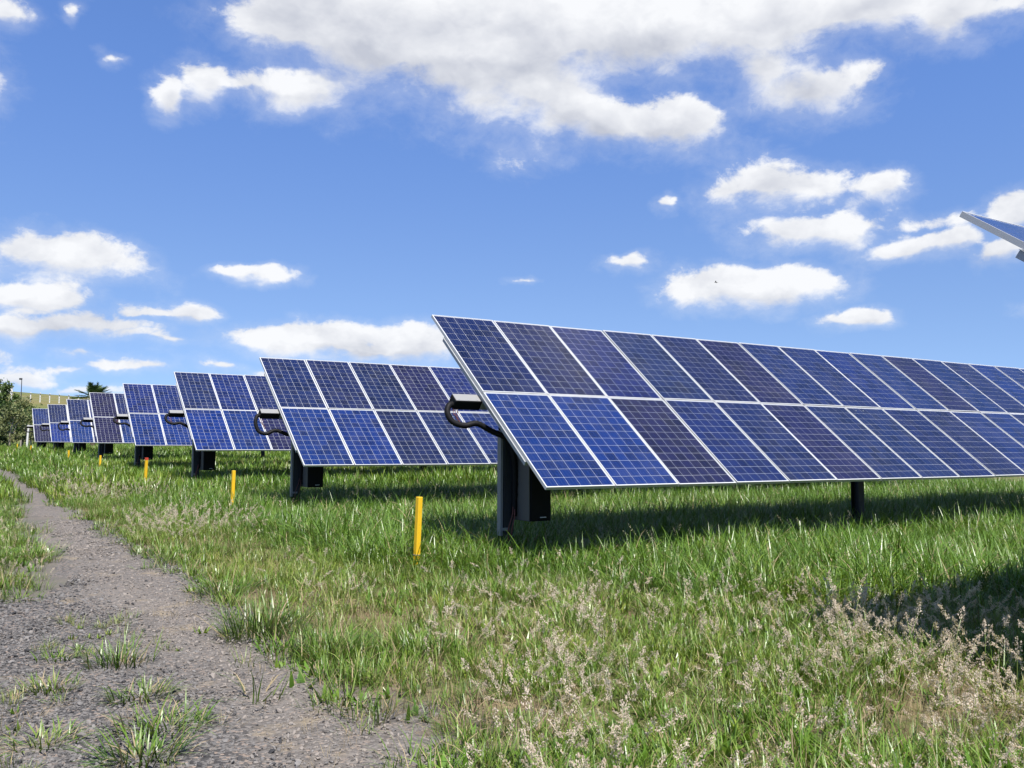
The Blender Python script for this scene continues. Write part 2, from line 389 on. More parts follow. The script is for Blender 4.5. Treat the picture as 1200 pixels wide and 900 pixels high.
def cell_mat():
    m, g, out = new_mat('polycrystalline_cell'); tc = g.add('ShaderNodeTexCoord'); O = tc.outputs['Object']
    oi = g.add('ShaderNodeObjectInfo')
    sep = g.add('ShaderNodeSeparateXYZ'); g.l.new(O, sep.inputs[0])
    # origins sit on a cell centre, so floor(p/pitch + .5) numbers the cells
    ux = g.math('MULTIPLY_ADD', sep.outputs[0], 1/CW, .5); uy = g.math('MULTIPLY_ADD', sep.outputs[1], 1/CH, .5)
    cid = g.add('ShaderNodeCombineXYZ'); g.put(cid.inputs[0], g.math('FLOOR', ux)); g.put(cid.inputs[1], g.math('FLOOR', uy)); g.put(cid.inputs[2], g.math('MULTIPLY', oi.outputs['Random'], 500.))
    wn = g.add('ShaderNodeTexWhiteNoise', noise_dimensions='3D'); g.l.new(cid.outputs[0], wn.inputs['Vector'])
    off = g.vmath('ADD', O, g.vmath('MULTIPLY', wn.outputs['Color'], (7, 7, 7)))
    vo = g.add('ShaderNodeTexVoronoi'); g.put(vo.inputs['Vector'], off); vo.inputs['Scale'].default_value = 55
    cs = g.add('ShaderNodeSeparateColor'); g.l.new(vo.outputs['Color'], cs.inputs[0])
    k = g.math('ADD', g.math('MULTIPLY_ADD', wn.outputs['Value'], .75, .52), g.math('MULTIPLY_ADD', cs.outputs[0], .5, -.2))
    big = g.noise(g.vmath('ADD', O, g.vmath('MULTIPLY', oi.outputs['Color'], (90, 90, 90))), 1.3, 2, .5)
    k = g.math('MULTIPLY', k, g.math('MULTIPLY_ADD', big, .9, .55))
    col = g.mix(1., oi.outputs['Color'], g.mix(k, (0, 0, 0), (1, 1, 1)), 'MULTIPLY')
    fx = g.math('FRACT', ux)
    bar = None                                     # three silver busbars down each cell
    for b in (.2, .5, .8):
        d = g.ss(g.math('ABSOLUTE', g.math('SUBTRACT', fx, b)), .016, .008)
        bar = d if bar is None else g.math('MAXIMUM', bar, d)
    col = g.mix(g.math('MULTIPLY', bar, .20), col, (.24, .27, .38))
    principled(g, out, col, .35, 0, .10); return m
M_CELL = cell_mat()
def glass_mat():
    m, g, out = new_mat('solar_glass')
    fr = g.add('ShaderNodeFresnel'); fr.inputs['IOR'].default_value = 1.26
    tr = g.add('ShaderNodeBsdfTransparent'); tr.inputs[0].default_value = (.97, .98, .98, 1)
    gl = g.add('ShaderNodeBsdfGlossy'); gl.inputs['Roughness'].default_value = .12; gl.inputs['Color'].default_value = (1, 1, 1, 1)
    tc = g.add('ShaderNodeTexCoord'); oi = g.add('ShaderNodeObjectInfo')
    ov = g.vmath('ADD', tc.outputs['Object'], g.vmath('MULTIPLY', oi.outputs['Location'], (3.1, 1.7, 2.3)))
    dust = g.math('ADD', g.math('MULTIPLY', g.noise(ov, 2.2, 5, .65), .6), g.math('MULTIPLY', g.noise(g.vmath('MULTIPLY', ov, (14, .8, 1)), 1.5, 3, .6), .4))
    df = g.add('ShaderNodeBsdfDiffuse'); df.inputs[0].default_value = (.45, .42, .38, 1)
    mx = g.add('ShaderNodeMixShader'); g.l.new(fr.outputs[0], mx.inputs[0]); g.l.new(tr.outputs[0], mx.inputs[1]); g.l.new(gl.outputs[0], mx.inputs[2])
    m2 = g.add('ShaderNodeMixShader'); g.put(m2.inputs[0], g.math('MULTIPLY', g.ss(dust, .42, .72), .032)); g.l.new(mx.outputs[0], m2.inputs[1]); g.l.new(df.outputs[0], m2.inputs[2])
    g.l.new(m2.outputs[0], out.inputs[0]); return m
M_GLASS = glass_mat()

# ------------------------------------------------------------------ solar panel meshes (shared)
PU, PV = 1.09435, 1.972
PW, PH = 1.074, 1.955
LIP = .010
def panel_meshes():
    lam = MB().box(-PW/2+.004, PW/2-.004, -PH/2+.004, PH/2-.004, -.006, 0).mesh('laminate', M_SHEET)
    f = MB()
    a, b, z0, z1 = PW/2, PH/2, -.038, .006
    f.box(-a, a, b-LIP, b, z0, z1).box(-a, a, -b, -b+LIP, z0, z1).box(-a, -a+LIP, -b+LIP, b-LIP, z0, z1).box(a-LIP, a, -b+LIP, b-LIP, z0, z1)
    fr = f.mesh('panel_frame', M_ALU)
    gl = mesh_np('panel_glass', [(-a+LIP, -b+LIP, .004), (a-LIP, -b+LIP, .004), (a-LIP, b-LIP, .004), (-a+LIP, b-LIP, .004)], [(0, 1, 2, 3)], M_GLASS)
    V = []; F = []
    gap = .0023
    for i in range(6):
        for j in range(12):                     # origin of this mesh is the centre of cell (0,0)
            x, y = i*CW, j*CH; k = len(V); w, h = CW/2-gap, CH/2-gap; c = .004
            V += [(x-w, y-h, .0015), (x+w, y-h, .0015), (x+w, y+h, .0015), (x-w, y+h, .0015)]; F.append((k, k+1, k+2, k+3))
    cells = mesh_np('cell_field', V, F, M_CELL)
    w, h = CW/2-gap, CH/2-gap
    one = MB().box(-w, w, -h, h, .0005, .0015).mesh('cell', M_CELL)
    return lam, fr, gl, cells, one
ME_LAM, ME_FRAME, ME_GLASS, ME_CELLS, ME_CELL = panel_meshes()
C0X, C0Y = -2.5*CW, -5.5*CH
BLUE = [(.006, .014, .080), (.006, .014, .070), (.005, .016, .098), (.006, .012, .060)]
PURP = [(.009, .009, .048), (.010, .009, .044), (.008, .010, .054)]

ROWY = [2.17, 10.644, 19.149, 27.944, 36.903, 45.936, 54.964, 64.012, 73.066]
ROWX = [6.336, 6.336, 6.337, 6.346, 6.350, 6.377, 6.432, 6.372, 6.255]
ROWZ = [.58, .705, .758, .989, 1.094, 1.155, 1.175, 1.194, 1.197]
TILT = [35.5, 39.03, 38.02, 37.8, 38.04, 37.74, 38.23, 38.1, 38.1]
COLS = [8, 20, 20, 12, 9, 8, 7, 6, 6]
LABELS = ['solar tracker row whose raised corner juts into the sky at the right edge',
 'nearest full row of blue solar panels, with a thick black cable loop at its end',
 'second row of solar panels, directly behind the nearest full row',
 'third row of solar panels, its end beside the second yellow stake',
 'fourth row of solar panels, between the third row and the dark purplish row',
 'fifth row of solar panels, dark purplish end panels in front of the palm crown',
 'sixth row of solar panels, small, just left of the dark purplish row',
 'seventh row of solar panels, second from the far left',
 'farthest row of solar panels at the left, next to the trees']
# columns whose panels are the purplish kind: (row, column, upper)
PURPLE = {(1,2,0),(1,5,0),(1,9,0),(1,5,1),(1,10,1),(2,3,1),(3,2,0),(5,0,1),(5,0,0),(6,1,0),(8,0,0)}
def h_post(x, y, z0, z1, w=.15, d=.17, t=.012):
    b = MB(); b.box(x-w/2, x+w/2, y-d/2, y-d/2+t, z0, z1).box(x-w/2, x+w/2, y+d/2-t, y+d/2, z0, z1).box(x-t/2, x+t/2, y-d/2+t, y+d/2-t, z0, z1)
    return b
def tracker(k):
    x0, y0, za = ROWX[k], ROWY[k], ROWZ[k]; t = R(TILT[k]); n = COLS[k]
    base = float(gz(x0, y0)); H = za-base
    root = obj('solar_tracker', None, loc=(x0, y0, base)); root.empty_display_size = .3
    tag(root, LABELS[k], 'solar tracker', 'solar tracker rows')
    ax = Matrix.Translation((0, 0, H)) @ Matrix.Rotation(t, 4, 'X')
    def place(o, v, rz=0):
        o.matrix_local = ax @ Matrix.Translation(v) @ Matrix.Rotation(rz, 4, 'Z'); return o
    rr = random.Random(100+k)
    for c in range(n):
        for v in (1, 0):
            pp = obj('solar_panel', ME_LAM, root)
            place(pp, ((c+.5)*PU+rr.uniform(-.0015, .0015), (v-.5)*PV+rr.uniform(-.002, .002), rr.uniform(-.006, .006)), R(rr.uniform(-.1, .1)))
            obj('frame', ME_FRAME, pp)
            purple = (k, c, v) in PURPLE or (c > 6 and rr.random() < .14)
            tone = list(rr.choice(PURP if purple else BLUE))
            if v == 0 and not purple and c < 2: tone = [.004, .022, .130]
            tone = [q*rr.uniform(.9, 1.12) for q in tone]
            if k == 1 and c < 2:
                for i in range(6):
                    for j in range(12): obj('cell', ME_CELL, pp, (C0X+i*CW, C0Y+j*CH, 0), color=tone)
            else:
                tag(obj('cell_field', ME_CELLS, pp, (C0X, C0Y, 0), color=tone), kind='stuff')
            obj('glass', ME_GLASS, pp)
    # square torque tube that turns with the panels, running out past the end
    tz = -.175
    e0 = .02 if k else -.02
    tb = obj('torque_tube', MB().box(e0, n*PU+.1, -.075, .075, tz-.075, tz+.075).mesh('torque_tube', M_GALV, .006), root); place(tb, (0, 0, 0))
    bx = MB().box(-.40, e0-.002, -.075, .085, tz-.085, tz+.062)
    eb = obj('tube_end_box', bx.mesh('tube_end_box', M_CAB, .006), root); place(eb, (0, 0, 0))
    sunlit_lid = obj('sunlit_lid', MB().box(-.392, -.004, -.070, .080, tz+.064, tz+.072).mesh('sunlit_lid', M_BOXLID, .003), eb)  # pale lid on near-black box: sunlit top and shaded sides put into colour
    for sx_ in (-.34, -.2, -.06):
        obj('screw', MB().tube([(sx_, -.05, tz+.072), (sx_, -.05, tz+.078)], .008, 6).mesh('screw', M_GALV), eb)
    for c in range(n+1):
        rail = MB().box(-.022, .022, -1.42, 1.42, -.042-.065, -.042).box(-.04, -.022, -1.42, 1.42, -.046, -.042)
        x = c*PU if 0 < c < n else (.03 if c == 0 else n*PU-.03)
        ro = obj('mounting_rail', rail.mesh('mounting_rail', M_ALU if c else M_GALV), root); place(ro, (x, 0, 0))
    # posts
    pxs = [.395]+[.395+7.6*i for i in range(1, 6) if .395+7.6*i < n*PU]
    for i, px0 in enumerate(pxs):
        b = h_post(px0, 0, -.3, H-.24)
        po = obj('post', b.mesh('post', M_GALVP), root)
        bb = MB().box(px0-.11, px0+.11, -.10, .10, H-.238, H-.22).box(px0-.11, px0-.095, -.09, .09, H-.22, H-.06).box(px0+.095, px0+.11, -.09, .09, H-.22, H-.06)
        obj('bearing', bb.mesh('bearing', M_GALV, .003), po)
        if i == 0:
            ch = MB().box(px0-.125, px0-.085, -.06, .03, .35, H-.52).box(px0-.13, px0+.09, -.095, -.088, H-.62, H-.57).box(px0-.13, px0+.0, -.095, -.088, .42, .46)
            obj('cable_channel', ch.mesh('cable_channel', M_BOXLID, .002), po)
    # controller cabinet under the end panel
    cb0, cb1 = .50, .845
    cab = obj('control_cabinet', MB().box(cb0+.003, cb1, -.435, .0, .56, 1.50).mesh('control_cabinet', M_CAB, .006), root)
    obj('skylit_side', MB().box(cb0-.012, cb0+.001, -.43, -.01, .565, 1.49).mesh('skylit_side', M_CABSIDE, .002), cab)  # thin plate carrying the painted skylit tone of the left side
    obj('door', MB().box(cb0+.02, cb1-.018, -.447, -.437, .58, 1.48).mesh('door', M_CAB, .003), cab)
    obj('label_plate', MB().box(cb0+.16, cb0+.26, -.450, -.4475, .605, .617).mesh('label_plate', M_PRINT), cab)
    # corrugated cable loop from the box end to the post
    a = ax @ Vector((-.40, -.02, tz-.03))
    rr2 = random.Random(k)
    dr = [0, 0, .10, -.02, -.06, -.02, .08, .04, .06][k]
    pts = [a+Vector((.02, 0, 0)), a+Vector((-.06, -.02, -.02)), a+Vector((-.10, -.05, -.12-dr*.4)), a+Vector((-.04, -.09, -.24-dr)), a+Vector((.12, -.13, -.29-dr)), a+Vector((.30, -.15, -.26-dr*.6)), a+Vector((.52, -.17, -.36-dr*.3)),
           Vector((.36, -.15, H-.66)), Vector((.43, -.14, H-.90)), Vector((.455, -.13, H-1.15)), Vector((.45, -.12, .62))]
    cv = catmull(pts, 9); rads = [.040+(.004 if i % 2 else -.003) for i in range(len(cv))]
    obj('cable_conduit', MB().tube(cv, rads, 8).mesh('cable_conduit', M_BLACK, smooth=True), root)
    if k < 5:
        for q in range(4):
            s = rr2.uniform(-.03, .03); p = [Vector((.44+s*.4, -.13, .78)), Vector((.41+s, -.15-abs(s), .62)), Vector((.36+s*1.6, -.16, .42)), Vector((.39+s, -.14, .2)), Vector((.43+2*s, -.10, .03))]
            obj('wire', MB().tube(catmull(p, 4), .006, 5).mesh('wire', M_WIRE, smooth=True), root)
        if k:
            for q in range(3):
                s = .03*q
                p = [a+Vector((.02+s, -.02, -.05)), a+Vector((.0+s, -.03, -.13-s)), a+Vector((.05+s, -.05, -.17-s*2)), a+Vector((.10, -.05, -.25))]
                obj('wire', MB().tube(catmull(p, 4), .005, 5).mesh('wire', M_WIRE, smooth=True), root)
    return root
for k in range(9): tracker(k)

# ------------------------------------------------------------------ yellow marker stakes
def stake(px, py, y, h, label, lean=(0, 0), cap=None, x=None):
    d = ray(px, py); p = d*(y/d.y); xx = p.x if x is None else x
    z = float(gz(xx, y))
    rt_ = obj('marker_stake', None, loc=(xx, y, z), rot=(lean[0], lean[1], random.uniform(0, .6))); tag(rt_, label, 'stake', 'yellow stakes along the row ends')
    b = MB().prof([(-.033, -.033), (.033, -.033), (.033, .033), (-.033, .033)], -.1, h)
    o = obj('shaft', b.mesh('shaft', M_YEL, .006), rt_)
    obj('tie_wire', MB().box(-.037, .037, -.037, .037, .19, .197).mesh('tie_wire', M_GALV), rt_)
    if cap: obj('painted_tip', MB().box(-.0345, .0345, -.0345, .0345, h-.07, h+.002).mesh('painted_tip', cap), rt_)
stake(488, 640, 10.4, .92, 'largest yellow marker stake, left of the nearest cabinet post', (R(1.0), R(1.6)))
stake(272, 580, 19.1, .93, 'yellow stake in front of the second row end, left of its post', (R(.5), R(1.2)))
stake(170, 560, 27.9, .93, 'yellow stake with a red painted tip', (R(1), R(1.4)), M_RED)
stake(117, 545, 36.9, .72, 'yellow stake below the dark purplish panels', (0, R(.8)))
stake(80, 540, 45.9, .72, 'yellow stake below the sixth row, in tall weeds', (0, R(.4)))
stake(36, 530, 64.0, .78, 'tiny yellow stake just right of the leaning white post', (0, R(.2)))
stake(20, 530, 73.0, .85, 'tiny yellow stake at the far left, left of the leaning white post', (0, 0))

# ------------------------------------------------------------------ grass prototypes
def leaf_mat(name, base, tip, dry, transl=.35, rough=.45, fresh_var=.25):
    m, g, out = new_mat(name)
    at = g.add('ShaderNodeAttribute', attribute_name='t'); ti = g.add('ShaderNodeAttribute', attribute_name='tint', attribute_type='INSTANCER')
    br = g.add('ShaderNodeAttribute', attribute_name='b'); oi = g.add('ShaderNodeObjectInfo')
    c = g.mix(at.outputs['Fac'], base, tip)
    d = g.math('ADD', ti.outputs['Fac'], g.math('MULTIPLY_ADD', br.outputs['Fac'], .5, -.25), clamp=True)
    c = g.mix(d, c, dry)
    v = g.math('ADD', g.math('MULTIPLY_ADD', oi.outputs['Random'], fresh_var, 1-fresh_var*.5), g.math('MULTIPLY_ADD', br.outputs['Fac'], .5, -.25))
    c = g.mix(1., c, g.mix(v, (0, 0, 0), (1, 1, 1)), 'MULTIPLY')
    p = principled(g, None, c, rough, 0, .5)
    tr = g.add('ShaderNodeBsdfTranslucent'); g.put(tr.inputs[0], g.mix(1., c, (1.15*ALB, 1.2*ALB, .6*ALB), 'MULTIPLY'))
    mx = g.add('ShaderNodeMixShader'); mx.inputs[0].default_value = transl
    g.l.new(p.outputs[0], mx.inputs[1]); g.l.new(tr.outputs[0], mx.inputs[2]); g.l.new(mx.outputs[0], out.inputs[0]); return m
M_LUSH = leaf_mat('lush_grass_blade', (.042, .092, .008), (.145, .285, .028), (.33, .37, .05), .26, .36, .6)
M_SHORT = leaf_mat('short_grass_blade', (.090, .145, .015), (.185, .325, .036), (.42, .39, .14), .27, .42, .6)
M_DRY = leaf_mat('dry_straw', (.33, .255, .135), (.42, .335, .19), (.29, .20, .10), .2, .7)
M_SEED = leaf_mat('seed_head', (.66, .55, .46), (.82, .71, .61), (.60, .47, .38), .45, .8, .3)
M_CREAM = leaf_mat('cream_seed_head', (.5, .47, .30), (.62, .58, .42), (.5, .4, .25), .3, .8)

class Blades:
    def __init__(s): s.V = []; s.F = []; s.t = []; s.b = []; s.m = []
    def blade(s, p, ang, length, width, lean, curl, segs=4, rnd=None, m=0, b=None):
        """ribbon leaving p, leaning outward, curling over"""
        dx, dy = math.cos(ang), math.sin(ang); pos = Vector(p); th = lean; st_ = length/segs
        k = len(s.V); b = rnd.random() if b is None else b
        side0 = Vector((-dy, dx, 0)); tw = rnd.uniform(-.5, .5)
        for i in range(segs+1):
            u = i/segs; w = width*(1-u**2.2)*(.55+.9*min(u, .35)/.35*.5) if i < segs else 0
            sd = side0*math.cos(tw*u)+Vector((dx*math.cos(th), dy*math.cos(th), -math.sin(th)))*math.sin(tw*u)*.6
            if i < segs:
                s.V += [tuple(pos-sd*w/2), tuple(pos+sd*w/2)]; s.t += [u, u]; s.b += [b, b]
            else:
                s.V.append(tuple(pos)); s.t.append(1); s.b.append(b)
            pos = pos+Vector((dx*math.sin(th), dy*math.sin(th), math.cos(th)))*st_
            th += curl/segs
        for i in range(segs-1):
            a = k+2*i; s.F.append((a, a+1, a+3, a+2)); s.m.append(m)
        a = k+2*(segs-1); s.F.append((a, a+1, a+2)); s.m.append(m)
    def fluff(s, c, sz, rnd, m=0, b=None, dirv=None):
        k = len(s.V); b = rnd.random() if b is None else b
        u = Vector((rnd.gauss(0, 1), rnd.gauss(0, 1), rnd.gauss(0, 1.)))
        if dirv: u = u*.5+dirv*1.2
        u = u.normalized(); w = u.orthogonal().normalized(); w = w*math.cos(rnd.random()*6.3)+u.cross(w)*math.sin(rnd.random()*6.3)
        w.normalize(); c = Vector(c)
        s.V += [tuple(c-u*sz), tuple(c+w*sz*.55), tuple(c+u*sz*1.1), tuple(c-w*sz*.55)]; s.t += [0, .5, 1, .5]; s.b += [b]*4
        s.F.append((k, k+1, k+2, k+3)); s.m.append(m)
    def mesh(s, name, mats):
        return mesh_np(name, s.V, s.F, mats, mi=s.m, attrs={'t': s.t, 'b': s.b})
def proto(name, me):
    return bpy.data.objects.new(name, me)        # never linked: only its mesh is scattered
def clump(seed, n, rad, hmin, hmax, wmin, wmax, lean, curl, mats, dry=0., segs=4):
    rnd = random.Random(seed); B = Blades()
    for i in range(n):
        r_ = rad*math.sqrt(rnd.random()); a = rnd.random()*6.283; out_a = a+rnd.gauss(0, .7)
        h = rnd.uniform(hmin, hmax); m = 1 if (len(mats) > 1 and rnd.random() < dry) else (2 if len(mats) > 2 and rnd.random() < .3 else 0)
        B.blade((r_*math.cos(a), r_*math.sin(a), -.02), out_a, h, rnd.uniform(wmin, wmax), abs(rnd.gauss(0, lean))+.05, rnd.uniform(.2, 1)*curl, segs, rnd, m)
    return proto('blades', B.mesh('blades', mats))
def seed_stem(seed, n_st, hmin, hmax, spread, size, nfl, mats, plume=.13, lean=.25):
    """thin stems carrying loose fluffy panicles"""
    rnd = random.Random(seed); B = Blades()
    for q in range(n_st):
        a = rnd.random()*6.283; r_ = spread*math.sqrt(rnd.random()); ang = rnd.random()*6.283
        h = rnd.uniform(hmin, hmax); th = abs(rnd.gauss(0, lean)); pos = Vector((r_*math.cos(a), r_*math.sin(a), 0))
        d = Vector((math.cos(ang), math.sin(ang), 0)); pts = []
        for i in range(7):
            pts.append(pos.copy()); pos = pos+(d*math.sin(th)+Vector((0, 0, 1))*math.cos(th))*(h/6); th += rnd.uniform(.02, .14)
        for i in range(6):
            k = len(B.V); w = .0013; sd = d.cross(Vector((0, 0, 1)))*w
            B.V += [tuple(pts[i]-sd), tuple(pts[i]+sd), tuple(pts[i+1]+sd), tuple(pts[i+1]-sd)]; B.t += [i/6]*4; B.b += [.5]*4; B.F.append((k, k+1, k+2, k+3)); B.m.append(1)
        ax = (pts[-1]-pts[-2]).normalized(); b0 = rnd.random()
        L_ = plume*rnd.uniform(.75, 1.25)
        for i in range(nfl):
            u = rnd.random(); rr = size*4.6*math.sin(math.pi*min(1, u*.85+.12))*rnd.random()
            o = Vector((rnd.gauss(0, 1), rnd.gauss(0, 1), rnd.gauss(0, .6))).normalized()*rr
            B.fluff(pts[-1]+ax*(u-.35)*L_+o, size*rnd.uniform(.5, 1.1), rnd, 0, min(1, max(0, b0+rnd.gauss(0, .15))), ax)
    return proto('seed_stems', B.mesh('seed_stems', mats))

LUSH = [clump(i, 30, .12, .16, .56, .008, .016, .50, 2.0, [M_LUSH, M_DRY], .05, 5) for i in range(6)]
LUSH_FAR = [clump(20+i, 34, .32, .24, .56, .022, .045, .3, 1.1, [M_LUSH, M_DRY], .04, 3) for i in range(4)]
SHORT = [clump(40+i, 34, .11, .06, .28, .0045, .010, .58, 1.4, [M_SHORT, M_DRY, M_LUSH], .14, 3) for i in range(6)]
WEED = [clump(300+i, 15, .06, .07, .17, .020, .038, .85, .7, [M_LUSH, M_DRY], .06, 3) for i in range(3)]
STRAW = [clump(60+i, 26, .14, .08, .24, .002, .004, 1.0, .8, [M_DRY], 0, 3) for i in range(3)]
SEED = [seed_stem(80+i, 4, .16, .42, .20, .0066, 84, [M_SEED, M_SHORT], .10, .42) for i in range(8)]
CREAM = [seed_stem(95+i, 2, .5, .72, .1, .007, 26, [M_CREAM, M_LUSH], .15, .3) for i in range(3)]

def scatter_group(name, protos):
    ng = bpy.data.node_groups.new(name, 'GeometryNodeTree')
    ng.interface.new_socket('Geometry', in_out='INPUT', socket_type='NodeSocketGeometry')
    ng.interface.new_socket('Geometry', in_out='OUTPUT', socket_type='NodeSocketGeometry')
    N = ng.nodes; Lk = ng.links
    gi = N.new('NodeGroupInput'); go = N.new('NodeGroupOutput'); ip = N.new('GeometryNodeInstanceOnPoints'); jn = N.new('GeometryNodeJoinGeometry')
    for p in protos:
        oi = N.new('GeometryNodeObjectInfo'); oi.inputs[0].default_value = p
        gt = N.new('GeometryNodeGeometryToInstance'); Lk.new(oi.outputs['Geometry'], gt.inputs[0]); Lk.new(gt.outputs[0], jn.inputs[0])
    def na(nm, dt):
        n = N.new('GeometryNodeInputNamedAttribute'); n.data_type = dt; n.inputs['Name'].default_value = nm; return n.outputs[0]
    Lk.new(gi.outputs[0], ip.inputs['Points']); Lk.new(jn.outputs[0], ip.inputs['Instance'])
    ip.inputs['Pick Instance'].default_value = True
    Lk.new(na('idx', 'INT'), ip.inputs['Instance Index']); Lk.new(na('rot', 'FLOAT_VECTOR'), ip.inputs['Rotation']); Lk.new(na('scl', 'FLOAT'), ip.inputs['Scale'])
    Lk.new(ip.outputs[0], go.inputs[0]); return ng
def scatter(name, label, cat, protos, P_, scl, tint, lean=.12):
    n = len(P_); me = bpy.data.meshes.new(name)
    me.vertices.add(n); me.vertices.foreach_set('co', np.asarray(P_, np.float32).ravel())
    def at(nm, typ, vals, key='value'):
        a = me.attributes.new(nm, typ, 'POINT'); a.data.foreach_set(key, vals)
    at('idx', 'INT', RNG.integers(0, len(protos), n).astype(np.int32))
    rot = np.stack([RNG.normal(0, lean, n), RNG.normal(0, lean, n), RNG.random(n)*6.283], 1).astype(np.float32)
    at('rot', 'FLOAT_VECTOR', rot.ravel(), 'vector'); at('scl', 'FLOAT', np.asarray(scl, np.float32)); at('tint', 'FLOAT', np.asarray(tint, np.float32))
    o = obj(name, me); md = o.modifiers.new('scatter', 'NODES'); md.node_group = scatter_group(name, protos)
    tag(o, label, cat, kind='stuff'); return o

# ------------------------------------------------------------------ planting
def in_view(x, y, margin=1.2, h=.4):
    """keeps what the lens and a step to either side could see"""
    d = x*fw.x+y*fw.y; s = x*rt.x+y*rt.y
    return (d > 1.5) & (np.abs(s) < d*.60+margin) & (d > 2.4)
def rand_pts(x0, x1, y0, y1, dens):
    n = int((x1-x0)*(y1-y0)*dens); return RNG.uniform(x0, x1, n), RNG.uniform(y0, y1, n)
def veg(x, y):
    """0 on bare gravel, 1 in closed grass"""
    l, r = path_edges(y)
    right = sstep(x-r, -.25, .9)
    left = sstep(l-x, -.05, .9)*(y > 9.8)*.55
    return np.maximum(right, left)
def front(x, y): return y-(8.9-.9*(x-5)-.7*np.maximum(x-6.3, 0))+2.2*(fb(x+70, y+3, .5, 4)-.5)
def lushness(x, y):
    """tall broad grass grows under and around the rows"""
    a = sstep(front(x, y), -.9, .7)*sstep(x, 3.7, 5.2)
    a = np.maximum(a, sstep(y, 13, 20)*sstep(x, 3.0, 4.4)*.9)
    return np.clip(a*(.6+.85*fb(x, y, .55, 4)), 0, 1)
def patch(x, y): return fb(x+31, y+7, .75, 4)

Ps = {'lush': [], 'lushfar': [], 'short': [], 'straw': [], 'seed': [], 'cream': []}
def add(kind, x, y, s, t):
    Ps[kind].append(np.stack([x, y, gz(x, y), s, t], 1))
# near and middle tall grass
for (x0, x1, y0, y1, dn) in ((2, 22, 1.5, 12, 66), (2, 34, 12, 24, 42)):
    x, y = rand_pts(x0, x1, y0, y1, dn); lu = lushness(x, y); v = veg(x, y); p = patch(x, y)
    tuf = sstep(fb(x+13, y+29, 1.5, 3), .54, .64)*sstep(v, .15, .7)                # green tufts standing in the short grass
    k = in_view(x, y) & (RNG.random(len(x)) < np.maximum(lu*1.1*sstep(v, .1, .6), .75*tuf))
    x, y, lu, p = x[k], y[k], lu[k], p[k]
    sc = (.42+.62*lu)*(.62+.75*fb(x, y, 1.1, 3))*RNG.uniform(.75, 1.2, len(x))
    sc = sc*(1-.55*np.exp(-((x-4.9)/.55)**2-((y-9.3)/1.0)**2))                     # worn spot in front of the first stake
    add('lush', x, y, sc, np.clip(.42*(1-lu)-.12+.9*(fb(x+5, y, .6, 4)-.45)+RNG.normal(0, .10, len(x)), 0, 1))
# far tall grass, coarser tufts
for (x0, x1, y0, y1, dn) in ((-14, 46, 24, 48, 16), (-40, 60, 48, 130, 5)):
    x, y = rand_pts(x0, x1, y0, y1, dn); l, r = path_edges(y)
    k = in_view(x, y, 3) & ((x > r+.15+.4*(fb(x, y, .8, 3)-.5)) | (x < l-.1)) & (RNG.random(len(x)) < .55+.6*fb(x, y, .3, 3))
    x, y = x[k], y[k]
    sc = (.72+.62*fb(x, y, .25, 4))*RNG.uniform(.7, 1.25, len(x))*np.where(y > 48, 1.25, 1)
    sc *= np.where(x < r[k]+1.2, .7, 1.)
    add('lushfar', x, y, sc, np.clip(.12+.9*(fb(x+5, y, .2, 4)-.45)+RNG.normal(0, .12, len(x)), 0, .8))
# short, yellower grass nearest the camera and beside the track
x, y = rand_pts(-2, 16, 1.5, 24, 95); v = veg(x, y); lu = lushness(x, y); p = patch(x+3, y)
k = in_view(x, y) & (RNG.random(len(x)) < v*(1.-.8*lu)*(.22+1.0*sstep(p, .36, .52)))
x, y, lu = x[k], y[k], lu[k]
add('short', x, y, (.6+.7*fb(x, y, .9, 3))*RNG.uniform(.7, 1.3, len(x)), np.clip(-.04+1.2*(fb(x+9, y+3, .8, 4)-.47)+RNG.normal(0, .12, len(x)), 0, .9))
# dead straw lying between the tufts
x, y = rand_pts(1.5, 14, 1.5, 22, 40); v = veg(x, y); lu = lushness(x, y); p = patch(x+3, y)
k = in_view(x, y) & (RNG.random(len(x)) < v*(1-lu)*(.12+.85*sstep(p, .56, .42)))
x, y = x[k], y[k]; add('straw', x, y, RNG.uniform(.6, 1.2, len(x)), RNG.random(len(x))*.7)
# thin weeds and straw on the bare gravel
x, y = rand_pts(-1, 2.6, 3, 10, 26); w = sstep(fb(x+3, y+61, 1.1, 4), .52, .66)*sstep(x, 2.1, 1.2)
k = in_view(x, y) & (RNG.random(len(x)) < w)
x, y = x[k], y[k]; A = np.stack([x, y, gz(x, y)+.018, RNG.uniform(.3, .6, len(x)), RNG.uniform(0, .5, len(x))], 1); Ps['short'].append(A)
x, y = rand_pts(-1, 3, 3, 10, 30); w = sstep(fb(x+33, y+21, 1.0, 4), .50, .62)*sstep(x, 2.4, 1.4)
k = in_view(x, y) & (RNG.random(len(x)) < w*.6)
x, y = x[k], y[k]; A = np.stack([x, y, gz(x, y)+.018, RNG.uniform(.4, .8, len(x)), RNG.uniform(0, .5, len(x))], 1); Ps['straw'].append(A)
x, y = x[:0], y[:0]; add('straw', x, y, RNG.uniform(.6, 1.2, len(x)), RNG.random(len(x))*.7)
